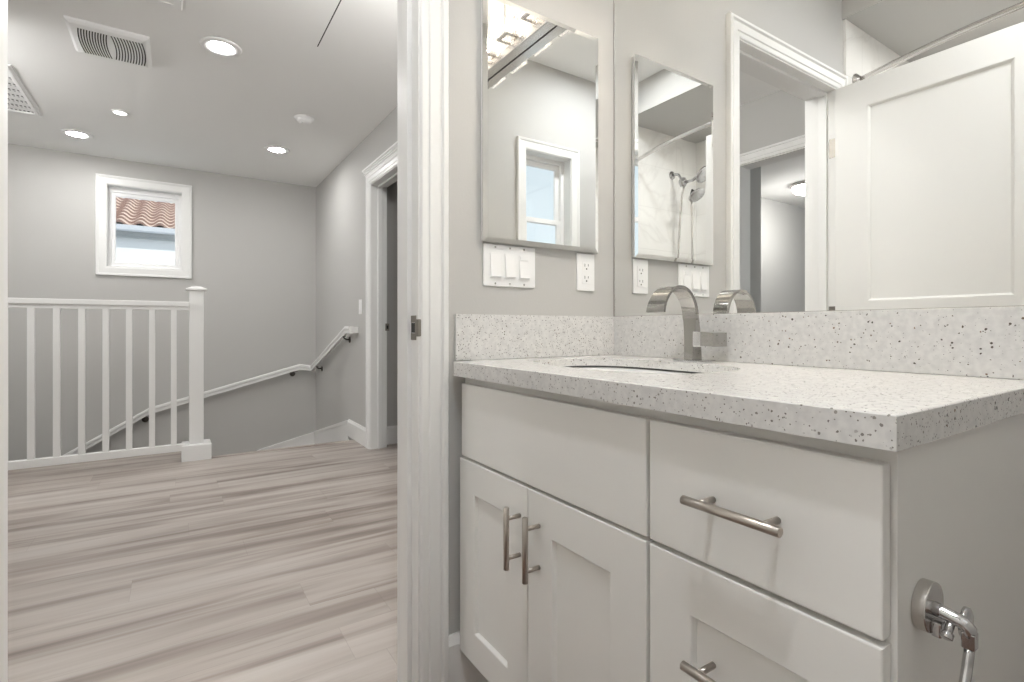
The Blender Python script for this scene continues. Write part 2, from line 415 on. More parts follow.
# jamb with stop (bathroom doorway)
b = nb()
box(b, 0.49, 0.51, DW-0.005, DW2+0.005, 0, 2.05, 0.001); box(b, -0.28, -0.26, DW-0.005, DW2+0.005, 0, 2.05, 0.001); box(b, -0.26, 0.49, DW-0.005, DW2+0.005, 2.03, 2.05, 0.001)
box(b, 0.478, 0.49, DW+0.035, DW+0.07, 0, 2.03, 0.002); box(b, -0.26, -0.248, DW+0.035, DW+0.07, 0, 2.03, 0.002); box(b, -0.248, 0.478, DW+0.035, DW+0.07, 2.018, 2.03, 0.002)
struct('trim_3', b, 'trim_paint')
# right-hand hall doorway: jamb, casing with crown head
b = nb()
for (ya, yb) in ((HD[1], HD[1]+0.02), (HD[0]-0.02, HD[0])): box(b, HX-0.004, HX+0.124, ya, yb, 0, 2.05, 0.001)
box(b, HX-0.004, HX+0.124, HD[0], HD[1], 2.03, 2.05)
box(b, HX+0.05, HX+0.085, HD[1]-0.012, HD[1], 0, 2.03, 0.002); box(b, HX+0.05, HX+0.085, HD[0], HD[0]+0.012, 0, 2.03, 0.002); box(b, HX+0.05, HX+0.085, HD[0], HD[1], 2.018, 2.03)
struct('trim_4', b, 'trim_paint')
b = nb()
frame(b, HD[0]-0.006, HD[1]+0.006, 0, 2.036, CAS, lambda u, v, d: Vector((HX-d, u, v)), closed=False)
y0, y1 = HD[0]-0.085, HD[1]+0.085
for (z0, z1, dd) in ((2.105, 2.118, 0.022), (2.118, 2.130, 0.030), (2.130, 2.142, 0.038), (2.142, 2.156, 0.046)):
    box(b, HX-dd, HX, y0+0.01-dd*0.3, y1-0.01+dd*0.3, z0, z1, 0.002)
struct('trim_5', b, 'trim_paint')
# bedroom doorway on the left of the hall
b = nb(); frame(b, 1.345, 2.085, 0, 2.036, CAS, lambda u, v, d: Vector((-0.92+d, u, v)), closed=False)
box(b, -1.045, -0.92, 1.33, 1.35, 0, 2.05); box(b, -1.045, -0.92, 2.08, 2.10, 0, 2.05); box(b, -1.045, -0.92, 1.35, 2.08, 2.03, 2.05)
struct('trim_6', b, 'trim_paint')
# baseboards
def board(name, pts, h=0.145, th=0.014, nrm=(0, -1)):
    b = nb(); (xa, ya), (xb, yb) = pts; nx, ny = nrm
    prof = [(0, 0), (th, 0), (th, h-0.022), (th*0.55, h-0.008), (th*0.4, h), (0, h)]
    prism(b, prof, lambda d, z: Vector((xa+nx*d, ya+ny*d, z)), lambda d, z: Vector((xb+nx*d, yb+ny*d, z)))
    return struct(name, b, 'trim_paint')
board('baseboard_door_side', ((0.565, DW), (WX, DW)), h=0.163)
board('baseboard_right', ((HX, 3.972), (HX, 4.50)), nrm=(-1, 0))
board('baseboard_side_room', ((HX+0.12, 4.0), (3.2, 4.0)))
board('baseboard_bedroom_far', ((-5.3, -0.6), (-5.3, 3.4)), nrm=(1, 0))
board('baseboard_hall_near', ((0.565, DW2), (HX, DW2)), nrm=(0, 1))
# stair skirt boards
b = nb()
sk = [(4.5, -0.6), (4.5, 0.12), (4.54, 0.122), (5.77, -0.18), (5.77, -0.6)]
prism(b, sk, lambda y, z: Vector((HX, y, z)), lambda y, z: Vector((HX-0.014, y, z)))
cap = [(4.5, 0.135), (4.545, 0.128), (5.77, -0.172), (5.77, -0.196), (4.53, 0.102), (4.5, 0.108)]
prism(b, cap, lambda y, z: Vector((HX, y, z)), lambda y, z: Vector((HX-0.020, y, z)))
struct('trim_7', b, 'trim_paint')
b = nb()
prism(b, [(HX, -0.18), (HX, -0.6), (-1.6, -1.5), (-1.6, -1.35), (0.71, -0.305)], lambda x, z: Vector((x, FY, z)), lambda x, z: Vector((x, FY-0.014, z)))
prism(b, [(HX, -0.172), (HX, -0.196), (0.71, -0.322), (-1.6, -1.37), (-1.6, -1.346), (0.71, -0.297)], lambda x, z: Vector((x, FY, z)), lambda x, z: Vector((x, FY-0.020, z)))
struct('trim_8', b, 'trim_paint')
# landing nosing along the stair edge
b = nb(); box(b, 0.13, HX-0.014, 4.265, 4.315, -0.03, 0.004, 0.003); struct('trim_9', b, 'oak_planks')

# strike plates on the two jambs
t = tag(obj('strike_plate', nb(), 'hinge_metal'), 'satin nickel strike plate on the bathroom door jamb', 'strike plate')
def strike_mesh(o, boxes, hole):
    b = bmesh.new()
    for q in boxes: box(b, *q)
    b.to_mesh(o.data); b.free()
strike_mesh(t, [(0.4875, 0.4905, 1.176, 1.180, 0.905, 0.965, 0.0008), (0.4875, 0.4905, 1.205, 1.213, 0.905, 0.965, 0.0008),
                (0.4875, 0.4905, 1.178, 1.207, 0.905, 0.922, 0.0008), (0.4875, 0.4905, 1.178, 1.207, 0.948, 0.965, 0.0008),
                (0.4870, 0.4965, 1.160, 1.1775, 0.914, 0.956, 0.003)], None)
b = nb(); box(b, 0.4885, 0.4899, 1.181, 1.204, 0.923, 0.947); obj('latch_hole', b, 'slot_dark', t)
t = tag(obj('strike_plate', nb(), 'hinge_metal'), 'small dark strike plate on the far hall doorway jamb', 'strike plate')
b = bmesh.new(); box(b, 1.366, 1.398, 3.897, 3.9005, 0.912, 0.968, 0.001); b.to_mesh(t.data); b.free()
b = nb(); box(b, 1.376, 1.390, 3.8962, 3.898, 0.927, 0.953); obj('latch_hole', b, 'slot_dark', t)

# ------------------------------------------------------------------ windows
def window(name, x0, x1, z0, z1, yw, s, outer, sash=True):
    """yw: room face of wall, s: +1 if outdoors lies towards +y"""
    root = bpy.data.objects.new(name, None); C.objects.link(root); root.location = ((x0+x1)/2, yw, z0); root['kind'] = 'structure'
    b = nb(); frame(b, x0+0.008, x1-0.008, z0+0.008, z1-0.008, outer, lambda u, v, d: Vector((u, yw-s*d, v))); obj('casing', b, 'trim_paint', root)
    # lining of the reveal
    b = nb(); ya, yb = sorted((yw-s*0.001, yw+s*0.10))
    box(b, x0-0.001, x0+0.012, ya, yb, z0, z1); box(b, x1-0.012, x1+0.001, ya, yb, z0, z1); box(b, x0, x1, ya, yb, z0-0.001, z0+0.012); box(b, x0, x1, ya, yb, z1-0.012, z1+0.001)
    obj('lining', b, 'trim_paint', root)
    a0, a1, c0, c1 = x0+0.012, x1-0.012, z0+0.012, z1-0.012
    yf = yw+s*0.075
    if not sash:
        c0 -= 0.004; c1 -= 0.028
        b = nb(); box(b, a0, a1, *sorted((yf, yf+s*0.03)), c1-0.001, c1+0.028); obj('head_filler', b, 'plastic_white', root)
        b = nb(); frame(b, a0+0.052, a1-0.052, c0+0.052, c1-0.052, [(0, 0), (0, 0.030), (0.008, 0.034), (0.030, 0.036), (0.034, 0.048), (0.052, 0.048), (0.052, 0)], lambda u, v, d: Vector((u, yf+s*0.03-s*d, v)))
        obj('window_frame', b, 'plastic_white', root)
        b = nb(); ya, yb = sorted((yf+s*0.014, yf+s*0.018)); box(b, a0+0.05, a1-0.05, ya, yb, c0+0.05, c1-0.05); obj('pane', b, 'window_glass', root)
    else:
        zm = (c0+c1)/2
        b = nb(); frame(b, a0+0.026, a1-0.026, c0+0.026, c1-0.026, [(0, 0), (0, 0.05), (0.026, 0.05), (0.026, 0)], lambda u, v, d: Vector((u, yf+s*0.04-s*d, v)))
        obj('window_frame', b, 'plastic_white', root)
        for (q0, q1, dy) in ((zm-0.012, c1-0.026, 0.018), (c0+0.026, zm+0.018, 0.0)):
            b = nb(); w = 0.032
            frame(b, a0+0.026+w, a1-0.026-w, q0+w, q1-w, [(0, 0), (0, 0.012), (0.004, 0.016), (w, 0.016), (w, 0)], lambda u, v, d: Vector((u, yf+s*(dy+0.010)-s*d, v)))
            sh = obj('sash', b, 'plastic_white', root)
            b = nb(); ya, yb = sorted((yf+s*(dy+0.004), yf+s*(dy+0.007))); box(b, a0+0.026+w-0.004, a1-0.026-w+0.004, ya, yb, q0+w-0.004, q1-w+0.004); obj('pane', b, 'window_glass', sh)
    return root
WCAS = [(0.0, 0.0), (0.0, 0.010), (0.010, 0.013), (0.050, 0.014), (0.054, 0.018), (0.066, 0.020), (0.070, 0.016), (0.070, 0.0)]
window('window_1', *WIN1, FY, 1, [(o*1.12, d) for o, d in WCAS], sash=False)
window('window_2', *WIN2, BY, -1, [(o*0.92, d) for o, d in WCAS], sash=True)

window('bedroom_fill_window', *FILL_WIN, -0.6, -1, WCAS, sash=False)  # added unseen window, put in to bring daylight into the bedroom
# neighbouring house seen through the far window
nh = thing('neighbouring_house', (-0.3, 9.0, -2.0), 'white house next door with clay tiled roof, seen through the far stair window', 'house')
b = nb(); box(b, -4, 4, 9.06, 9.3, -2.0, 2.23); obj('wall', b, 'stucco_outside', nh)
b = nb(); box(b, -4, 4, 8.96, 9.06, 2.205, 2.29); obj('fascia', b, 'fascia_paint', nh)
b = nb()
prism(b, [(8.88, 2.365), (8.88, 2.30), (8.91, 2.285), (8.99, 2.285), (8.99, 2.365), (8.97, 2.365), (8.97, 2.31), (8.91, 2.31), (8.90, 2.365)], lambda y, z: Vector((-4, y, z)), lambda y, z: Vector((4, y, z)))
obj('gutter', b, 'gutter_metal', nh)
b = nb(); pitch = 0.235; cols = int(5.0/pitch); rows_n = 10; run = 0.25; slope = 0.36
for r_ in range(rows_n):
    for c_ in range(cols):
        x0 = -2.6+c_*pitch; seg = 10
        y0 = 8.95+r_*run; z0 = 2.36+r_*run*slope
        A = []; B = []; A2 = []
        for k in range(seg+1):
            u = k/seg; h = 0.034*math.sin(u*2*PI)
            A.append(b.verts.new((x0+u*pitch, y0, z0+h+0.048))); B.append(b.verts.new((x0+u*pitch, y0+run+0.03, z0+h+(run+0.03)*slope+0.012)))
            A2.append(b.verts.new((x0+u*pitch, y0, z0+h+0.012)))
        for k in range(seg):
            f = b.faces.new((A[k], A[k+1], B[k+1], B[k])); f.smooth = True
            b.faces.new((A2[k], A2[k+1], A[k+1], A[k])).material_index = 1  # row shadow painted on the lip face
tr_ = obj('tiled_roof', b, 'clay_tile', nh, recalc=False); tr_.data.materials.append(M['tile_lip_shade'])
b = nb(); prism(b, [(8.97, 2.345), (11.4, 2.335+2.40*slope), (11.4, 2.0), (9.3, 2.0)], lambda y, z: Vector((-4, y, z)), lambda y, z: Vector((4, y, z))); obj('roof_deck', b, 'stucco_outside', nh)

# ------------------------------------------------------------------ bathroom door leaf, open at right angles
d = bpy.data.objects.new('door_1', None); C.objects.link(d); d.location = (-0.25, 1.165, 0.01); d['kind'] = 'structure'
b = nb()
ys, ye = 0.460, 1.160; za, zb = 0.01, 2.022
xf = -0.236; th = 0.035; st = 0.100
pan = [(0.235, 0.945), (1.052, 1.905)]
for (p0, p1) in ((ys, ys+st), (ye-st-0.03, ye)): box(b, xf-th, xf, p0, p1, za, zb, 0.0015)
zc = za
for (q0, q1) in pan: box(b, xf-th, xf, ys+st-0.001, ye-st-0.029, zc, q0); zc = q1
box(b, xf-th, xf, ys+st-0.001, ye-st-0.029, zc, zb)
for (q0, q1) in pan:
    box(b, xf-th+0.009, xf-0.009, ys+st-0.002, ye-st-0.028, q0-0.002, q1+0.002)
    for face, x in ((1, xf), (-1, xf-th)):
        frame(b, ys+st+0.010, ye-st-0.040, q0+0.010, q1-0.010, [(0, 0), (0, 0.002), (0.008, 0.007), (0.010, 0.007), (0.010, 0)], lambda u, v, dd: Vector((x-face*0.009+face*dd, u, v)))
leaf = obj('door_leaf', b, 'door_paint', d)
for z in (0.25, 0.99, 1.765):
    b = nb(); tube(b, [(-0.2735, 1.158, z-0.045), (-0.2735, 1.158, z+0.045)], 0.006)
    box(b, -0.2605, -0.2585, 1.163, 1.197, z-0.044, z+0.044, 0.0008)
    obj('hinge', b, 'hinge_metal', d)
b = nb(); lathe(b, [(0.0, 0.0), (0.030, 0.0), (0.030, 0.006), (0.011, 0.010), (0.011, 0.035), (0.024, 0.042), (0.028, 0.055), (0.022, 0.066), (0, 0.068)], (xf, 0.515, 0.92), 'x')
obj('door_knob', b, 'satin_nickel', leaf)

# ------------------------------------------------------------------ vanity
VF = 0.5957; VB = 0.615; VY0, VY1 = 0.224, 1.159
v = thing('vanity_cabinet', (0.87, 0.69, 0), 'warm white vanity cabinet with doors and drawers under the speckled counter', 'vanity cabinet')
b = nb()
box(b, VB, 1.14, VY0, VY0+0.018, 0.12, 0.8165); box(b, VB, 1.14, VY1-0.018, VY1, 0.12, 0.8165)
box(b, VB+0.019, 1.14, VY0+0.018, VY1-0.018, 0.12, 0.138); box(b, 1.12, 1.14, VY0+0.018, VY1-0.018, 0.138, 0.8165)
for q in ((VY0+0.018, VY0+0.04), (0.52, 0.556), (VY1-0.04, VY1-0.018)): box(b, VB, VB+0.019, *q, 0.145, 0.785)
for q in ((0.785, 0.8165), (0.12, 0.145)): box(b, VB, VB+0.019, VY0+0.018, VY1-0.018, *q)
for q in ((VY0+0.04, 0.52), (0.556, VY1-0.04)): box(b, VB, VB+0.019, *q, 0.60, 0.63)
box(b, VB, VB+0.019, VY0+0.04, 0.52, 0.35, 0.375)
obj('body', b, 'cabinet_paint', v)
b = nb(); box(b, VB+0.065, 1.13, VY0+0.004, VY1, 0.0, 0.12); obj('toe_kick', b, 'cabinet_paint', v)
def pull(p0, p1, parent):
    """bar pull from p0 to p1 (axis of the bar), posts back to the front face"""
    p0, p1 = Vector(p0), Vector(p1); dr = (p1-p0).normalized(); r = 0.006
    b = nb(); tube(b, [p0, p0+dr*0.0008, p1-dr*0.0008, p1], [r*0.82, r, r, r*0.82], 16)
    h = obj('handle', b, 'brushed_nickel', parent); h['label'] = 'brushed nickel bar pull'
    for q in (p0+dr*0.023, p1-dr*0.023):
        b = nb(); tube(b, [(q.x+0.003, q.y, q.z), (VF+0.0005, q.y, q.z)], [0.0045, 0.0045], 14)
        obj('post', b, 'brushed_nickel', h)
fr = nb(); box(fr, VF, VB-0.0015, 0.541, 1.1425, 0.618, 0.797, 0.0025); obj('false_drawer_front', fr, 'cabinet_paint', v)
fr = nb(); box(fr, VF, VB-0.0015, 0.2295, 0.5345, 0.618, 0.797, 0.0025); dr1 = obj('drawer', fr, 'cabinet_paint', v)
pull((0.562, 0.448, 0.7075), (0.562, 0.315, 0.7075), dr1)
def shaker_front(name, y0, y1, z0, z1, st):
    b = nb(); x0, x1 = VF, VB-0.0015; T = x1-x0
    frame(b, y0+st, y1-st, z0+st, z1-st, [(-0.0035, 0), (-0.0035, T-0.009), (-0.0004, T-0.001), (0.0012, T), (st-0.0022, T), (st-0.0006, T-0.0006), (st, T-0.0022), (st, 0)], lambda u, w, dd: Vector((x1-dd, u, w)))
    box(b, x0+0.009, x1-0.001, y0+st-0.004, y1-st+0.004, z0+st-0.004, z1-st+0.004)
    return obj(name, b, 'cabinet_paint', v)
dr2 = shaker_front('drawer', 0.2295, 0.5345, 0.365, 0.611, 0.074)
pull((0.562, 0.448, 0.488), (0.562, 0.315, 0.488), dr2)
dr3 = shaker_front('drawer', 0.2295, 0.5345, 0.128, 0.359, 0.074)
pull((0.562, 0.448, 0.2435), (0.562, 0.315, 0.2435), dr3)
d1 = shaker_front('door', 0.8555, 1.152, 0.128, 0.611, 0.076)
pull((0.562, 0.882, 0.443), (0.562, 0.882, 0.570), d1)
d2 = shaker_front('door', 0.541, 0.8530, 0.128, 0.611, 0.078)
pull((0.562, 0.815, 0.443), (0.562, 0.815, 0.570), d2)

# countertop with sink cut-out
CT = 0.8515; CX0, CX1, CY0, CY1 = 0.5757, WX-0.001, 0.2104, 1.1635
ct = thing('countertop', (0.86, 0.69, 0.8165), 'white speckled quartz vanity countertop with low backsplashes', 'countertop')
SC, SA, SB, SN = (0.86, 0.84), 0.16, 0.24, 3.0
def sup(n, k=1.0, a=SA, bb=SB):
    out = []
    for i in range(n):
        t = 2*PI*i/n; cs, sn = math.cos(t), math.sin(t)
        out.append((SC[0]+k*a*math.copysign(abs(cs)**(2/SN), cs), SC[1]+k*bb*math.copysign(abs(sn)**(2/SN), sn)))
    return out
def rect_hit(p, x0, x1, y0, y1):
    dx, dy = p[0]-SC[0], p[1]-SC[1]; s = 1e9
    if dx > 1e-9: s = min(s, (x1-SC[0])/dx)
    if dx < -1e-9: s = min(s, (x0-SC[0])/dx)
    if dy > 1e-9: s = min(s, (y1-SC[1])/dy)
    if dy < -1e-9: s = min(s, (y0-SC[1])/dy)
    return (SC[0]+dx*s, SC[1]+dy*s)
N = 96; hole = sup(N)
R0 = [rect_hit(p, CX0, CX1, CY0, CY1) for p in hole]
R0 = [(x, min(y, 1.147)) if x < 0.63 else (x, y) for x, y in R0]
for cx, cy in ((CX0, CY0), (CX1, CY0), (CX0, 1.147), (CX1, CY1)):      # snap the nearest sample to each corner
    i = min(range(N), key=lambda k: (R0[k][0]-cx)**2+(R0[k][1]-cy)**2); R0[i] = (cx, cy)
b = nb(); e = 0.0015
def inset(p): return (min(max(p[0], CX0+e), CX1), min(max(p[1], CY0+e), CY1))
T0 = [b.verts.new((*inset(p), CT)) for p in R0]; T1 = [b.verts.new((*p, CT-e)) for p in R0]; T2 = [b.verts.new((*p, 0.8165)) for p in R0]
I0 = [b.verts.new((*p, CT)) for p in hole]; I1 = [b.verts.new((*p, CT-0.02)) for p in hole]
def inn(p): return (max(p[0], CX0+0.04), min(max(p[1], CY0+0.04), CY1))
T3 = [b.verts.new((*inn(p), 0.8165)) for p in R0]; T4 = [b.verts.new((*inn(p), CT-0.02)) for p in R0]
for A, B in ((T1, T2), (T0, T1), (I0, T0), (I1, I0), (T2, T3), (T3, T4), (T4, I1)):
    for k in range(N):
        q = []
        for w in (A[k], A[(k+1) % N], B[(k+1) % N], B[k]):
            if w not in q: q.append(w)
        b.faces.new(q)
bmesh.ops.remove_doubles(b, verts=b.verts[:], dist=1e-5)
slab = obj('slab', b, 'speckled_quartz', ct)
b = nb(); box(b, 1.136, WX-0.0005, CY0, DW-0.0005, CT+0.0005, 0.9695, 0.001); obj('backsplash', b, 'speckled_quartz', ct)
b = nb(); box(b, 0.590, 1.1355, 1.1615, DW-0.0005, CT+0.0005, 0.9695, 0.001); obj('backsplash', b, 'speckled_quartz', ct)

sk_ = thing('sink', (SC[0], SC[1], CT-0.16), 'white oval undermount sink sunk in the speckled countertop', 'sink')
b = nb(); rings = []
for (k, z) in ((1.10, -0.0205), (1.10, -0.030), (1.02, -0.032), (0.99, -0.06), (0.93, -0.11), (0.75, -0.145), (0.4, -0.157), (0.12, -0.160)):
    rings.append([b.verts.new((*p, CT+z)) for p in sup(64, k)])
rings.insert(0, [b.verts.new((*p, CT-0.0205)) for p in sup(64, 1.03)])
rings = [rings[0]] + rings[1:]
# inner bowl: rim -> bottom
b.free(); b = nb(); rings = []
for (k, z) in ((1.12, -0.0245), (1.008, -0.0245), (1.002, -0.030), (0.985, -0.06), (0.93, -0.11), (0.75, -0.143), (0.4, -0.155), (0.12, -0.158)):
    rings.append([b.verts.new((*p, CT+z)) for p in sup(64, k)])
for A, B in zip(rings, rings[1:]):
    for k in range(64):
        f = b.faces.new((A[k], A[(k+1) % 64], B[(k+1) % 64], B[k])); f.smooth = True
b.faces.new(rings[-1])
obj('bowl', b, 'porcelain', sk_)
b = nb(); A = [b.verts.new((*p, CT-0.0200)) for p in sup(64, 1.002)]; B = [b.verts.new((*p, CT-0.0245)) for p in sup(64, 1.002)]
for k in range(64): f = b.faces.new((A[k], A[(k+1) % 64], B[(k+1) % 64], B[k])); f.smooth = True
bmesh.ops.solidify(b, geom=b.faces[:], thickness=-0.003)
obj('rim_shade_ring', b, 'grille_dark', sk_)  # dark ring painted as the shadow gap between slab and bowl
b = nb(); lathe(b, [(0.0, 0.002), (0.018, 0.002), (0.022, 0.004), (0.026, 0.0), (0.0, 0.0)], (SC[0], SC[1], CT-0.1575)); obj('drain', b, 'chrome', sk_)

# faucet: tapered ribbon spout
fa = thing('faucet', (1.08, 0.83, CT), 'chrome faucet with curved ribbon waterfall spout on the vanity counter', 'faucet')
b = nb(); box(b, 1.050, 1.118, 0.790, 0.866, CT, CT+0.0045, 0.0015); obj('base_plate', b, 'chrome', fa)
b = nb()
# stations: (x, z, thickness along normal, y0, y1)
sta = [(1.079, 0.8555, 0.038, 0.8155, 0.8400), (1.080, 0.880, 0.033, 0.8155, 0.8420), (1.081, 0.905, 0.027, 0.8155, 0.8450), (1.082, 0.930, 0.020, 0.8155, 0.8490), (1.081, 0.955, 0.014, 0.8155, 0.8530)]
cx, cz, ra, rb_ = 1.018, 0.962, 0.062, 0.072
for k in range(0, 19):
    a = k/18*math.radians(172); u = k/18
    sta.append((cx+ra*math.cos(a), cz+rb_*math.sin(a), 0.012-0.005*min(1, u*2), 0.8155-0.003*u, 0.8550+0.011*u))
P = []
for i, (x, z, th_, ya, yb) in enumerate(sta):
    xa, za_ = sta[max(i-1, 0)][:2]; xb, zb_ = sta[min(i+1, len(sta)-1)][:2]
    tx, tz = xb-xa, zb_-za_; L = math.hypot(tx, tz); nx, nz_ = tz/L, -tx/L
    if i == 0: nx, nz_ = 1, 0
    h = th_/2
    P.append([b.verts.new((x+nx*h, ya, z+nz_*h)), b.verts.new((x+nx*h, yb, z+nz_*h)), b.verts.new((x-nx*h, yb, z-nz_*h)), b.verts.new((x-nx*h, ya, z-nz_*h))])
for A, B in zip(P, P[1:]):
    for k in range(4): b.faces.new((A[k], A[(k+1) % 4], B[(k+1) % 4], B[k]))
b.faces.new(P[0][::-1]); b.faces.new(P[-1])
bmesh.ops.recalc_face_normals(b, faces=b.faces[:])
sharp = [ed for ed in b.edges if len(ed.link_faces) == 2 and ed.calc_face_angle(0) > 0.7]
for f in b.faces: f.smooth = True
for ed in sharp: ed.smooth = False
sp = obj('spout', b, 'chrome_dark_reflect', fa)
b = nb(); box(b, 1.062, 1.098, 0.792, 0.8155, 0.889, 0.926, 0.002)
lv = obj('lever_hub', b, 'chrome_lit_reflect', fa)
b = nb(); Q = []
for i in range(9):
    u = i/8; y = 0.792-0.038*u; dz = -0.003*u*u; wx = 0.014*u
    Q.append([b.verts.new((1.060-wx*0.3, y, 0.9255+dz)), b.verts.new((1.096+wx, y, 0.9255+dz+0.001)), b.verts.new((1.096+wx, y, 0.893+dz)), b.verts.new((1.060-wx*0.3, y, 0.891+dz+0.002*u))])
for A, B in zip(Q, Q[1:]):
    for k in range(4): b.faces.new((A[k], A[(k+1) % 4], B[(k+1) % 4], B[k]))
b.faces.new(Q[0][::-1]); b.faces.new(Q[-1])
obj('lever', b, 'chrome_dark_reflect', fa)

# wall mirror
wm = thing('wall_mirror', (MX, 0.69, 0.9705), 'large frameless wall mirror standing on the vanity backsplash', 'mirror')
b = nb(); box(b, MX, WX-0.0003, 0.212, 1.164, 0.9705, 2.012); obj('backing', b, 'joint_dark', wm)
b = nb(); box(b, MX-0.0005, MX+0.001, 0.212, 1.1655, 0.9700, 2.012); obj('glass', b, 'mirror_silver', wm)
b = nb(); box(b, MX-0.002, WX-0.0002, 1.1645, 1.1695, 0.9700, 2.013); box(b, MX-0.001, WX-0.0002, 0.212, 1.1645, 0.9697, 0.9712); obj('edge_channel', b, 'satin_nickel', wm)

# medicine cabinet
MC = (0.664, 1.064, 1.159, 1.806)
mc = thing('medicine_cabinet', (0.87, DW, MC[2]), 'mirrored medicine cabinet with angled glass edges on the wall above the light switches', 'medicine cabinet')
b = nb(); box(b, MC[0]+0.004, MC[1]-0.004, 1.1585, DW-0.0005, MC[2]+0.004, MC[3]-0.004, 0.001); obj('body', b, 'plastic_white', mc)
b = nb(); w = 0.013
x0, x1, z0, z1 = MC
box(b, x0, x1, 1.1545, 1.1582, z0, z1)
b2 = [(x0, z0, 1.1545), (x0, z1, 1.1545), (x1, z1, 1.1545), (x1, z0, 1.1545)]; i2 = [(x0+w, z0+w, 1.152), (x0+w, z1-w, 1.152), (x1-w, z1-w, 1.152), (x1-w, z0+w, 1.152)]
O = [b.verts.new((x, y, z)) for x, z, y in b2]; I = [b.verts.new((x, y, z)) for x, z, y in i2]
b.faces.new(I)
for k in range(4): b.faces.new((O[k], O[(k+1) % 4], I[(k+1) % 4], I[k]))
obj('mirror_door', b, 'mirror_silver', mc)

# ------------------------------------------------------------------ switches and outlet
def plate(bm, x0, x1, z0, z1, y=DW):
    box(bm, x0, x1, y-0.005, y-0.0002, z0, z1, 0.0018)
sw = thing('switch_plate', (0.746, DW, 1.03), 'white three-gang switch plate under the left side of the medicine cabinet', 'light switch')
px0, px1, pz0, pz1 = 0.672, 0.838, 1.0455, 1.156
b = nb(); plate(b, px0, px1, pz0, pz1); obj('plate', b, 'plastic_white', sw)
for k, cx in enumerate((px0+0.036, px0+0.082, px0+0.128)):
    b = nb(); box(b, cx-0.0165, cx+0.0165, DW-0.0062, DW-0.0045, 1.1008-0.033, 1.1008+0.033, 0.0006)
    if k < 2:
        prism(b, [(DW-0.006, 1.1308), (DW-0.0066, 1.1308), (DW-0.0125, 1.0708), (DW-0.006, 1.0688)], lambda y, z: Vector((cx-0.0155, y, z)), lambda y, z: Vector((cx+0.0155, y, z)))
        obj('rocker', b, 'plastic_white', sw)
    else:
        prism(b, [(DW-0.006, 1.1148), (DW-0.0066, 1.1148), (DW-0.012, 1.0708), (DW-0.006, 1.0688)], lambda y, z: Vector((cx-0.0155, y, z)), lambda y, z: Vector((cx+0.0155, y, z)))
        box(b, cx-0.013, cx+0.013, DW-0.0080, DW-0.006, 1.1188, 1.1298, 0.0006)
        obj('dimmer', b, 'plastic_white', sw)
    for z in (1.0525, 1.1490):
        b = nb(); lathe(b, [(0, -0.0058), (0.0028, -0.0055), (0.0028, -0.0045)], (cx, DW, z), 'y', 12); obj('screw', b, 'satin_nickel', sw)
ol = thing('power_outlet', (1.031, DW, 1.03), 'white two-socket power outlet on the wall left of the big mirror', 'power outlet')
b = nb(); plate(b, 0.991, 1.059, 1.0455, 1.1555); obj('plate', b, 'plastic_white', ol)
b = nb(); box(b, 1.025-0.0165, 1.025+0.0165, DW-0.0070, DW-0.0045, 1.100-0.0335, 1.100+0.0335, 0.0008); fc = obj('socket_face', b, 'plastic_white', ol)
for zc_ in (1.100-0.018, 1.100+0.018):
    b = nb()
    box(b, 1.0175, 1.0192, DW-0.0074, DW-0.0068, zc_-0.001, zc_+0.0075); box(b, 1.0308, 1.0325, DW-0.0074, DW-0.0068, zc_+0.0005, zc_+0.007)
    lathe(b, [(0, -0.0074), (0.0024, -0.0074), (0.0024, -0.0068)], (1.025, DW, zc_-0.0075), 'y', 12)
    obj('slots', b, 'slot_dark', fc)
b = nb(); box(b, 1.025-0.007, 1.025-0.001, DW-0.0076, DW-0.0068, 1.098, 1.102, 0.0003); box(b, 1.025+0.001, 1.025+0.007, DW-0.0076, DW-0.0068, 1.098, 1.102, 0.0003)
obj('test_buttons', b, 'plastic_white', fc)
hs = thing('light_switch', (HX, 4.17, 1.107), 'white rocker switch on the hall wall above the stair handrail end', 'light switch')
b = nb(); box(b, HX-0.005, HX-0.0002, 4.135, 4.207, 1.047, 1.165, 0.0015); obj('plate', b, 'plastic_white', hs)
b = nb(); prism(b, [(HX-0.005, 1.138), (HX-0.006, 1.138), (HX-0.011, 1.076), (HX-0.005, 1.074)], lambda x, z: Vector((x, 4.155, z)), lambda x, z: Vector((x, 4.187, z))); obj('rocker', b, 'plastic_white', hs)

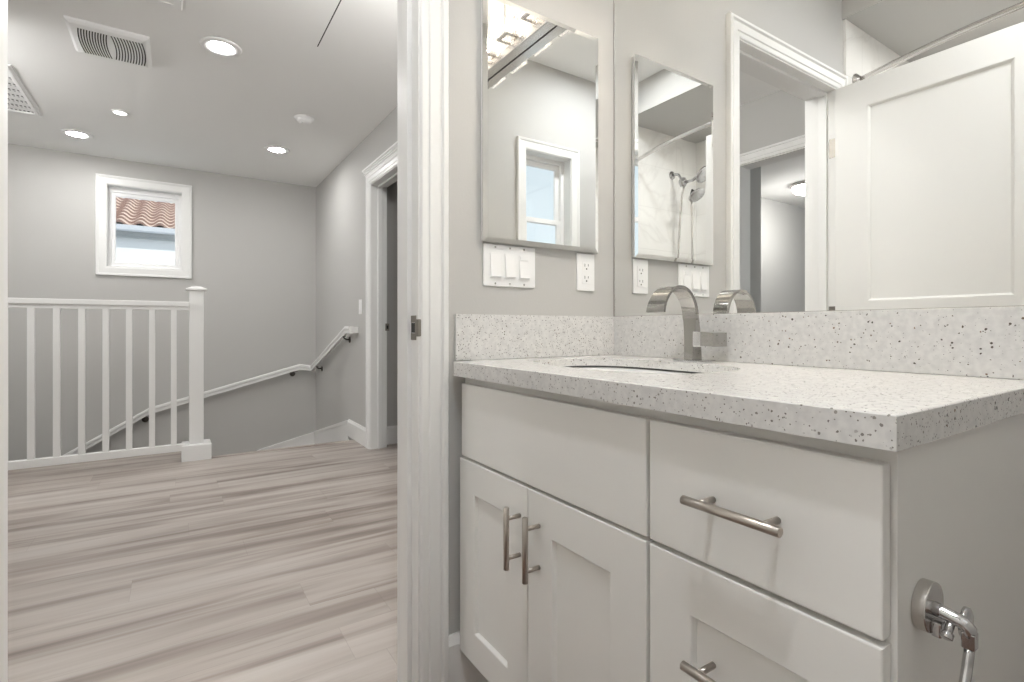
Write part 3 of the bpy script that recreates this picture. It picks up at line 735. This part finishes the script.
# ------------------------------------------------------------------ vanity light above the mirror
vl = thing('vanity_light', (WX, 0.55, 2.02), 'chrome vanity light bar with square crystal shades over the mirror', 'wall lamp')
b = nb(); box(b, 1.098, WX-0.0003, 0.19, 0.877, 2.016, 2.048, 0.003); obj('bar', b, 'satin_nickel', vl)
for yc in (0.790, 0.620, 0.450, 0.280):
    X0, X1, Z0, Z1 = 1.028, 1.140, 2.060, 2.175; hw = 0.058
    b = nb()
    for (xa, xb, ya, yb) in ((X0, X1, yc-hw, yc-hw+0.006), (X0, X1, yc+hw-0.006, yc+hw), (X0, X0+0.006, yc-hw, yc+hw), (X1-0.006, X1, yc-hw, yc+hw)):
        box(b, xa, xb, ya, yb, Z0+0.004, Z1, 0.001)
    shd = obj('shade', b, 'crystal_glass', vl); shd['label'] = 'clear crystal cube shade'
    b = nb(); cx_ = (X0+X1)/2
    for (xa, xb, ya, yb) in ((X0+0.022, X1-0.022, yc-0.036, yc-0.022), (X0+0.022, X1-0.022, yc+0.022, yc+0.036), (X0+0.022, X0+0.036, yc-0.022, yc+0.022), (X1-0.036, X1-0.022, yc-0.022, yc+0.022)):
        box(b, xa, xb, ya, yb, Z0-0.002, Z0+0.006, 0.001)
    box(b, 1.100, 1.116, yc-0.012, yc+0.012, 2.044, Z0+0.004, 0.001)
    obj('shade_frame', b, 'satin_nickel', shd)
    b = nb(); lathe(b, [(0, -0.022), (0.012, -0.018), (0.018, -0.004), (0.016, 0.010), (0.010, 0.022), (0.008, 0.03), (0, 0.03)], (cx_, yc, Z0+0.05), 'z', 20)
    obj('bulb', b, 'bulb_glow', shd)

# ------------------------------------------------------------------ paper holder on the side of the vanity
hx, hz = 0.673, 0.638
tp = thing('paper_holder', (hx, VY0, hz), 'chrome paper holder with curved arm on the side of the vanity cabinet', 'paper holder')
b = nb(); lathe(b, [(0, 0), (0.0262, 0), (0.0262, -0.011), (0.0256, -0.012), (0, -0.0122)], (hx, VY0-0.0003, hz), 'y', 40)
fl = obj('wall_flange', b, 'satin_nickel', tp)
for f in fl.data.polygons: f.use_smooth = False
b = nb(); tube(b, [(hx, 0.213, hz), (hx, 0.205, hz-0.001), (hx, 0.194, hz-0.003), (hx, 0.1865, hz-0.0045), (hx, 0.1835, hz-0.008), (hx, 0.1825, hz-0.016)], [0.0076, 0.0070, 0.0070, 0.0070, 0.0068, 0.0060], 18)
arm = obj('arm', b, 'chrome', tp)
b = nb(); box(b, hx-0.0058, hx+0.0058, 0.1772, 0.1885, hz-0.027, hz-0.011, 0.0012); obj('collar', b, 'chrome', tp)
b = nb(); box(b, hx-0.010, hx+0.004, 0.203, 0.2118, hz-0.026, hz-0.010, 0.002); obj('bracket', b, 'chrome', tp)
b = nb(); tube(b, [(hx-0.001, 0.197, hz-0.006), (hx-0.005, 0.1975, hz-0.012), (hx-0.008, 0.198, hz-0.016)], [0.0038, 0.0038, 0.0038], 14)
tube(b, [(hx-0.0078, 0.198, hz-0.0158), (hx-0.0086, 0.198, hz-0.0168), (hx-0.012, 0.1985, hz-0.021), (hx-0.0126, 0.1985, hz-0.0217)], [0.004, 0.0056, 0.0056, 0.004], 18)
obj('thumb_screw', b, 'chrome', tp)
b = nb(); lathe(b, [(0, 0), (0.0155, 0), (0.0155, -0.004), (0.012, -0.0055), (0, -0.006)], (hx+0.016, 0.1925, hz-0.010), 'y', 28); obj('end_cap', b, 'chrome', tp)
b = nb(); pts = []
for k in range(17):
    a = k/16; pts.append((hx-0.070*math.sin(a*PI/2)**1.3, 0.1828, hz-0.024-0.115*math.sin(a*PI/2)))
tube(b, pts, 0.0046, 16); obj('ring', b, 'chrome', tp)

# ------------------------------------------------------------------ shower (seen in the mirrors)
sr = thing('shower_rod', (-0.42, 0.44, 2.12), 'curved chrome shower curtain rod between the tub end walls', 'curtain rod')
b = nb(); pts = []
for k in range(25):
    u = k/24; y = (BY+0.02)+(DW-0.012-BY-0.028)*u
    pts.append((-0.43+0.14*math.sin(u*PI), y, 2.108))
tube(b, pts, 0.0125, 14); obj('rod', b, 'satin_nickel', sr)
for (y, s_) in ((BY+0.012, 1), (DW-0.012, -1)):
    b = nb(); lathe(b, [(0, 0), (0.036, 0), (0.036, s_*0.006), (0.022, s_*0.018), (0.0135, s_*0.03)], (-0.43, y+s_*0.0004, 2.108), 'y', 28); obj('flange', b, 'satin_nickel', sr)
sh = thing('shower_set', (-0.84, BY+0.012, 2.08), 'chrome hand shower and shower head with hoses on the marble tub wall', 'shower')
wy = BY+0.0125
b = nb(); lathe(b, [(0, 0), (0.032, 0), (0.030, 0.006), (0.012, 0.012)], (-0.84, wy, 2.08), 'y', 28); obj('wall_flange', b, 'chrome', sh)
b = nb(); tube(b, [(-0.84, wy+0.005, 2.08), (-0.84, wy+0.03, 2.083), (-0.84, wy+0.06, 2.070), (-0.84, wy+0.085, 2.03)], 0.010, 14); obj('arm', b, 'chrome', sh)
b = nb()
lathe(b, [(0, -0.035), (0.020, -0.032), (0.027, -0.015), (0.027, 0.012), (0.018, 0.030), (0, 0.034)], (-0.84, wy+0.10, 2.007), 'z', 24)
lathe(b, [(0, -0.03), (0.018, -0.028), (0.018, 0.028), (0, 0.03)], (-0.84, wy+0.10, 2.007), 'x', 20)
tube(b, [(-0.84, wy+0.11, 2.0), (-0.84, wy+0.18, 2.0), (-0.84, wy+0.24, 2.02)], 0.011, 14)
obj('diverter', b, 'chrome', sh)
def shead(c, r, tiltm, name):
    b = nb(); t = bmesh.new()
    lathe(t, [(0, 0.034), (0.014, 0.032), (0.022, 0.020), (r*0.8, 0.010), (r, 0.002), (r, -0.006), (r*0.93, -0.010), (0, -0.010)], (0, 0, 0), 'z', 32)
    bmesh.ops.transform(t, matrix=Matrix.Translation(c) @ tiltm, verts=t.verts[:]); merge(b, t)
    h = obj(name, b, 'chrome', sh)
    b = nb(); t = bmesh.new()
    for rr, n in ((0.25, 5), (0.55, 10), (0.8, 16)):
        for k in range(n):
            a = 2*PI*k/n; lathe(t, [(0.0022, -0.0098), (0.0022, -0.0125), (0, -0.0128)], (r*rr*math.cos(a), r*rr*math.sin(a), 0), 'z', 6)
    bmesh.ops.transform(t, matrix=Matrix.Translation(c) @ tiltm, verts=t.verts[:]); merge(b, t)
    obj('nozzles', b, 'rubber_black', h); return h
shead((-0.84, wy+0.275, 2.020), 0.064, Matrix.Rotation(math.radians(52), 4, 'X'), 'shower_head')
hh = shead((-0.835, wy+0.222, 1.885), 0.062, Matrix.Rotation(math.radians(38), 4, 'X'), 'hand_shower')
b = nb(); tube(b, [(-0.835, wy+0.205, 1.905), (-0.838, wy+0.185, 1.925), (-0.84, wy+0.175, 1.90), (-0.84, wy+0.175, 1.85)], [0.014, 0.013, 0.012, 0.010], 14); obj('grip', b, 'rubber_black', hh)
for (xs, ys_, xe, ye_, zt) in ((-0.84, wy+0.112, -0.84, wy+0.03, 1.98), (-0.84, wy+0.175, -0.84, wy+0.185, 1.86)):
    b = nb(); pts = []
    for k in range(22):
        u = k/21; pts.append((xs+(xe-xs)*u, ys_+(ye_-ys_)*math.sqrt(u), zt-1.15*u))
    tube(b, pts, 0.0075, 12); obj('hose', b, 'satin_nickel', sh)

# ------------------------------------------------------------------ hall ceiling fittings
def downlight(x, y, label):
    t = thing('recessed_light', (x, y, CE), label, 'ceiling light', 'recessed ceiling lights over the landing')
    b = nb(); lathe(b, [(0.059, -0.003), (0.064, -0.007), (0.092, -0.008), (0.099, -0.003), (0.100, -0.0002), (0.058, -0.0002)], (x, y, CE), 'z', 48)
    obj('trim_ring', b, 'plastic_white', t)
    b = nb(); lathe(b, [(0, -0.0045), (0.050, -0.0042), (0.0595, -0.003), (0.0595, -0.002), (0, -0.002)], (x, y, CE), 'z', 48)
    obj('lens', b, 'led_lens', t)
    return t
dl = downlight(0.202, 3.16, 'recessed ceiling light nearest the bathroom door, beside the large vent')
for x, y, lb in ((-0.644, 5.19, 'recessed ceiling light over the stairs, left of the small flat ceiling disc'), (0.713, 4.72, 'recessed ceiling light over the stairs beyond the smoke detector')):
    c = copy_tree(dl); c.location = (x, y, CE); c['label'] = lb
cd = thing('small_recessed_light', (-0.327, 4.50, CE), 'small round recessed light on the hall ceiling between the two vents and the stairs', 'ceiling light')
b = nb(); lathe(b, [(0.036, -0.004), (0.040, -0.010), (0.048, -0.008), (0.052, -0.0002), (0.034, -0.0002)], (-0.327, 4.50, CE), 'z', 36); obj('trim_ring', b, 'plastic_white', cd)
b = nb(); lathe(b, [(0, -0.010), (0.030, -0.009), (0.0365, -0.005), (0, -0.004)], (-0.327, 4.50, CE), 'z', 36); obj('lens', b, 'soft_lens', cd)
sd = thing('smoke_detector', (0.762, 3.91, CE), 'small white smoke detector on the hall ceiling casting a soft shadow', 'smoke detector')
b = nb(); lathe(b, [(0, -0.034), (0.030, -0.034), (0.046, -0.028), (0.052, -0.016), (0.052, -0.010), (0.066, -0.008), (0.068, -0.0003), (0, -0.0003)], (0.772, 3.91, CE), 'z', 40); obj('body', b, 'plastic_white', sd)
b = nb(); lathe(b, [(0, -0.040), (0.010, -0.040), (0.012, -0.036), (0.012, -0.030), (0, -0.030)], (0.752, 3.905, CE), 'z', 20); obj('test_button', b, 'plastic_white', sd)

# domed exhaust grille with two groups of curved slots
vx0, vx1, vy0, vy1 = -0.455, -0.115, 3.25, 3.61
ev = thing('ceiling_vent', ((vx0+vx1)/2, (vy0+vy1)/2, CE), 'white fan grille with two banks of curved slots on the hall ceiling', 'ceiling vent')
b = nb()
prof = [(0.0, -0.0003), (0.004, -0.010), (0.016, -0.020), (0.040, -0.026)]
loops = []
for o, z in prof: loops.append([b.verts.new((x, y, CE+z)) for x, y in ((vx0+o, vy0+o), (vx1-o, vy0+o), (vx1-o, vy1-o), (vx0+o, vy1-o))])
for A, B in zip(loops, loops[1:]):
    for k in range(4): b.faces.new((A[k], A[(k+1) % 4], B[(k+1) % 4], B[k]))
b.faces.new(loops[-1])
obj('cover', b, 'plastic_white', ev)
b = nb(); xm = (vx0+vx1)/2+0.002
for g, (ga, gb) in enumerate(((vx0+0.045, xm-0.016), (xm+0.012, vx1-0.030))):
    n = 11
    for i in range(n):
        x = ga+(gb-ga)*i/(n-1); L = []
        for k in range(9):
            u = k/8; y = vy0+0.045+(vy1-vy0-0.085)*u; bow = (-0.010 if g == 0 else 0.010)*(4*u*(1-u)-0.5)
            L.append((x+bow, y))
        for w in (0.0026,):
            A = [b.verts.new((px-w, py, CE-0.0264)) for px, py in L]; B = [b.verts.new((px+w, py, CE-0.0264)) for px, py in L]
            for k in range(8): b.faces.new((A[k], A[k+1], B[k+1], B[k]))
bmesh.ops.solidify(b, geom=b.faces[:], thickness=0.0008)
obj('slots', b, 'slot_dark', ev)
# perforated return-air grille
rg = thing('ceiling_grille', (-1.10, 4.46, CE), 'large white return air grille with rows of small holes, left end of ceiling', 'air grille')
gx0, gx1, gy0, gy1 = -1.39, -0.79, 4.03, 4.886
b = nb(); frame(b, gx0+0.04, gx1-0.04, gy0+0.04, gy1-0.04, [(0, -0.0005), (0, 0.006), (0.004, 0.010), (0.022, 0.012), (0.026, 0.007), (0.040, 0.006), (0.040, 0.0005)], lambda u, v_, dd: Vector((u, v_, CE-dd))); obj('frame', b, 'plastic_white', rg)
b = nb(); box(b, gx0+0.04, gx1-0.04, gy0+0.04, gy1-0.04, CE-0.004, CE-0.0005); obj('panel', b, 'plastic_white', rg)
b = nb()
y = gy0+0.10; k = 0
while y < gy1-0.05:
    x = gx0+0.055
    while x < gx1-0.05:
        box(b, x, x+0.011, y, y+0.017, CE-0.0046, CE-0.0040)
        box(b, x+0.002, x+0.009, y+0.030, y+0.038, CE-0.0042, CE-0.0040)
        x += 0.0215
    y += 0.098
    k += 1
hl = obj('holes', b, 'grille_dark', rg); hl['kind'] = 'stuff'
# attic hatch with dark gap, and the white panel frame next to it
ah = thing('attic_hatch', (0.33, 2.57, CE), 'flat attic hatch panel with a dark gap in the hall ceiling', 'attic hatch')
b = nb(); box(b, 0.036, 0.630, 2.27, 2.872, CE-0.0035, CE-0.0004, 0.0008); obj('panel', b, 'ceiling_paint', ah)
b = nb(); box(b, 0.6305, 0.6365, 2.27, 2.874, CE-0.0012, CE-0.0002); box(b, 0.30, 0.630, 2.8722, 2.8736, CE-0.0010, CE-0.0002); obj('gap', b, 'slot_dark', ah)
fp = thing('ceiling_panel_frame', (-0.25, 2.68, CE), 'white ceiling access frame just cut off by the top of the view', 'ceiling panel')
b = nb(); frame(b, -0.49, -0.01, 2.46, 2.86, [(0, 0.0004), (0, 0.006), (0.030, 0.006), (0.036, 0.0004)], lambda u, v_, dd: Vector((u, v_, CE-dd))); obj('frame', b, 'plastic_white', fp)
b = nb(); box(b, -0.49, -0.01, 2.46, 2.86, CE-0.003, CE-0.0004); obj('panel', b, 'ceiling_paint', fp)
for x, y, z, lb in ((0.12, 0.20, BCE, 'added unseen recessed light over the bathroom floor'), (-0.74, 0.55, 2.375, 'added unseen recessed light over the tub')):
    c = copy_tree(dl); c.location = (x, y, z); c['label'] = lb; c['group'] = 'added bathroom fill lights'  # unseen recessed lamps added to brighten the bathroom
    for ch in c.children:
        if ch.name.startswith('lens'): ch.data = ch.data.copy(); ch.data.materials[0] = M['added_bath_lens' if z == BCE else 'added_tub_lens']
def added_globe(x, y, label):  # added lamp out of view, put in to light the hall ceiling
    t = thing('added_globe_light', (x, y, CE), label, 'ceiling light')
    b = nb(); lathe(b, [(0, -0.0003), (0.065, -0.0003), (0.065, -0.018), (0.012, -0.022), (0.012, -0.12), (0.045, -0.125), (0.045, -0.14), (0, -0.14)], (x, y, CE), 'z', 28); obj('added_canopy', b, 'satin_nickel', t)
    b = nb(); lathe(b, [(0.115*math.sin(a*PI/16), -0.245+0.115*math.cos(a*PI/16)) for a in range(1, 17)], (x, y, CE), 'z', 32); obj('added_globe', b, 'added_globe_glow', t)
added_globe(0.85, 1.62, 'added unseen round light that brightens the hall near the bathroom door')
added_globe(-1.44, 3.62, 'added unseen round light that brightens the left end of the landing')
# bedroom flush light
bl = thing('flush_ceiling_light', (-3.25, 2.81, CE), 'glowing domed ceiling light in the bedroom, seen in the wall mirror', 'ceiling light')
b = nb(); lathe(b, [(0, -0.0003), (0.165, -0.0003), (0.170, -0.012), (0.165, -0.030), (0.150, -0.032), (0, -0.030)], (-3.25, 2.81, CE), 'z', 40); obj('ring', b, 'satin_nickel', bl)
b = nb(); lathe(b, [(0.150, -0.033), (0.146, -0.060), (0.120, -0.088), (0.07, -0.104), (0, -0.108)], (-3.25, 2.81, CE), 'z', 40); obj('dome', b, 'dome_glow', bl)

# ------------------------------------------------------------------ balustrade
RY = 4.29
bal = thing('balustrade', (-0.5, RY, 0), 'white landing balustrade with square balusters and a capped newel post', 'railing')
b = nb(); box(b, -1.6, 0.082, RY-0.028, RY+0.028, 1.082, 1.118, 0.006); box(b, -1.6, 0.082, RY-0.018, RY+0.018, 1.058, 1.083, 0.003); obj('top_rail', b, 'trim_paint', bal)
b = nb(); box(b, -1.6, 0.082, RY-0.022, RY+0.022, 0.072, 0.122, 0.004); obj('bottom_rail', b, 'trim_paint', bal)
for x in (-0.996, -0.873, -0.750, -0.630, -0.508, -0.386, -0.263, -0.137, -0.013):
    b = nb(); box(b, x-0.017, x+0.017, RY-0.017, RY+0.017, 0.120, 1.06, 0.002); obj('baluster', b, 'trim_paint', bal)
nx_, ny_ = 0.122, RY+0.045
b = nb(); box(b, nx_-0.044, nx_+0.044, RY, RY+0.088, 0.0, 1.205, 0.003); nw = obj('newel_post', b, 'trim_paint', bal)
nyc = RY+0.044
b = nb(); t = bmesh.new()
lv_ = [(0.046, 1.196), (0.050, 1.200), (0.064, 1.204), (0.064, 1.213), (0.050, 1.219), (0.030, 1.230), (0.0, 1.234)]
pr = None
for r, z in lv_:
    ring = [t.verts.new((nx_+sx*max(r, 0.002), nyc+sy*max(r, 0.002), z)) for sx, sy in ((-1, -1), (1, -1), (1, 1), (-1, 1))]
    if pr:
        for k in range(4): t.faces.new((pr[k], pr[(k+1) % 4], ring[(k+1) % 4], ring[k]))
    pr = ring
t.faces.new(pr); merge(b, t); obj('post_cap', b, 'trim_paint', nw)
b = nb(); hb = 0.090
frame(b, nx_-0.044, nx_+0.044, RY, RY+0.088, [(0.0, 0.0), (0.0, 0.112), (hb-0.048, 0.112), (hb-0.044, 0.106), (hb-0.044, 0.0)], lambda u, w_, dd: Vector((u, w_, dd))); obj('post_base', b, 'trim_paint', nw)

# ------------------------------------------------------------------ wall handrail
hr = thing('stair_handrail', (1.2, 5.0, 0.5), 'white wall handrail on dark brackets bending round the stairwell corner', 'handrail')
def rail(bm, pts, w=0.040, h=0.058):
    """rail with vertical sides following a polyline in plan"""
    pts = [Vector(p) for p in pts]; rings = []
    for i, p in enumerate(pts):
        a = pts[max(i-1, 0)]; c = pts[min(i+1, len(pts)-1)]
        d1 = Vector(((p-a).x, (p-a).y, 0)); d2 = Vector(((c-p).x, (c-p).y, 0))
        if d1.length < 1e-6: d1 = d2
        if d2.length < 1e-6: d2 = d1
        d1.normalize(); d2.normalize(); dd = (d1+d2).normalized(); n = Vector((-dd.y, dd.x, 0)); n *= 1/max(0.5, dd.dot(d1))
        rings.append([bm.verts.new(p+n*s*w/2+Vector((0, 0, z))) for s, z in ((-0.7, -h*0.62), (0.7, -h*0.62), (0.7, -h*0.15), (1, -h*0.05), (1, h*0.26), (0.8, h*0.38), (-0.8, h*0.38), (-1, h*0.26), (-1, -h*0.05), (-0.7, -h*0.15))])
    for A, B in zip(rings, rings[1:]):
        for k in range(10): bm.faces.new((A[k], A[(k+1) % 10], B[(k+1) % 10], B[k]))
    bm.faces.new(rings[0][::-1]); bm.faces.new(rings[-1])
b = nb(); rail(b, [(1.2, 4.24, 0.925), (1.2, 4.38, 0.925), (1.2, 5.70, 0.515), (1.08, 5.71, 0.535), (-0.2, 5.71, 0.188), (-0.76, 5.71, -0.14), (-1.5, 5.71, -0.58)])
# return of the rail end into the wall
box(b, 1.2, HX-0.0005, 4.225, 4.262, 0.893, 0.943, 0.002)
obj('rail', b, 'trim_paint', hr)
def bracket(x, y, z, nrm):
    b = nb(); n = Vector(nrm); p = Vector((x, y, z))         # p: rail axis; n: towards the wall
    wallp = p+n*0.054+Vector((0, 0, -0.065))
    tube(b, [wallp-n*0.001, p+n*0.022+Vector((0, 0, -0.062)), p+n*0.004+Vector((0, 0, -0.052)), p+Vector((0, 0, -0.036))], 0.007, 10)
    ax = 'x' if abs(n.x) > 0.5 else 'y'; s_ = -1 if (n.x+n.y) > 0 else 1
    lathe(b, [(0, 0), (0.028, 0), (0.024, s_*0.008), (0, s_*0.010)], wallp-n*0.0005, ax, 20)
    u = Vector((-n.y, n.x, 0)).normalized()
    c = p+Vector((0, 0, -0.0375)); a_ = [abs(u.x)*0.03+0.010, abs(u.y)*0.03+0.010]
    box(b, c.x-a_[0], c.x+a_[0], c.y-a_[1], c.y+a_[1], c.z-0.002, c.z+0.002)
    obj('bracket', b, 'bronze_metal', hr)
bracket(1.2, 4.47, 0.898, (1, 0, 0)); bracket(1.2, 5.48, 0.581, (1, 0, 0)); bracket(1.02, 5.71, 0.519, (0, 1, 0)); bracket(-0.235, 5.71, 0.165, (0, 1, 0))

C.objects.unlink(cam_o); C.objects.link(cam_o)
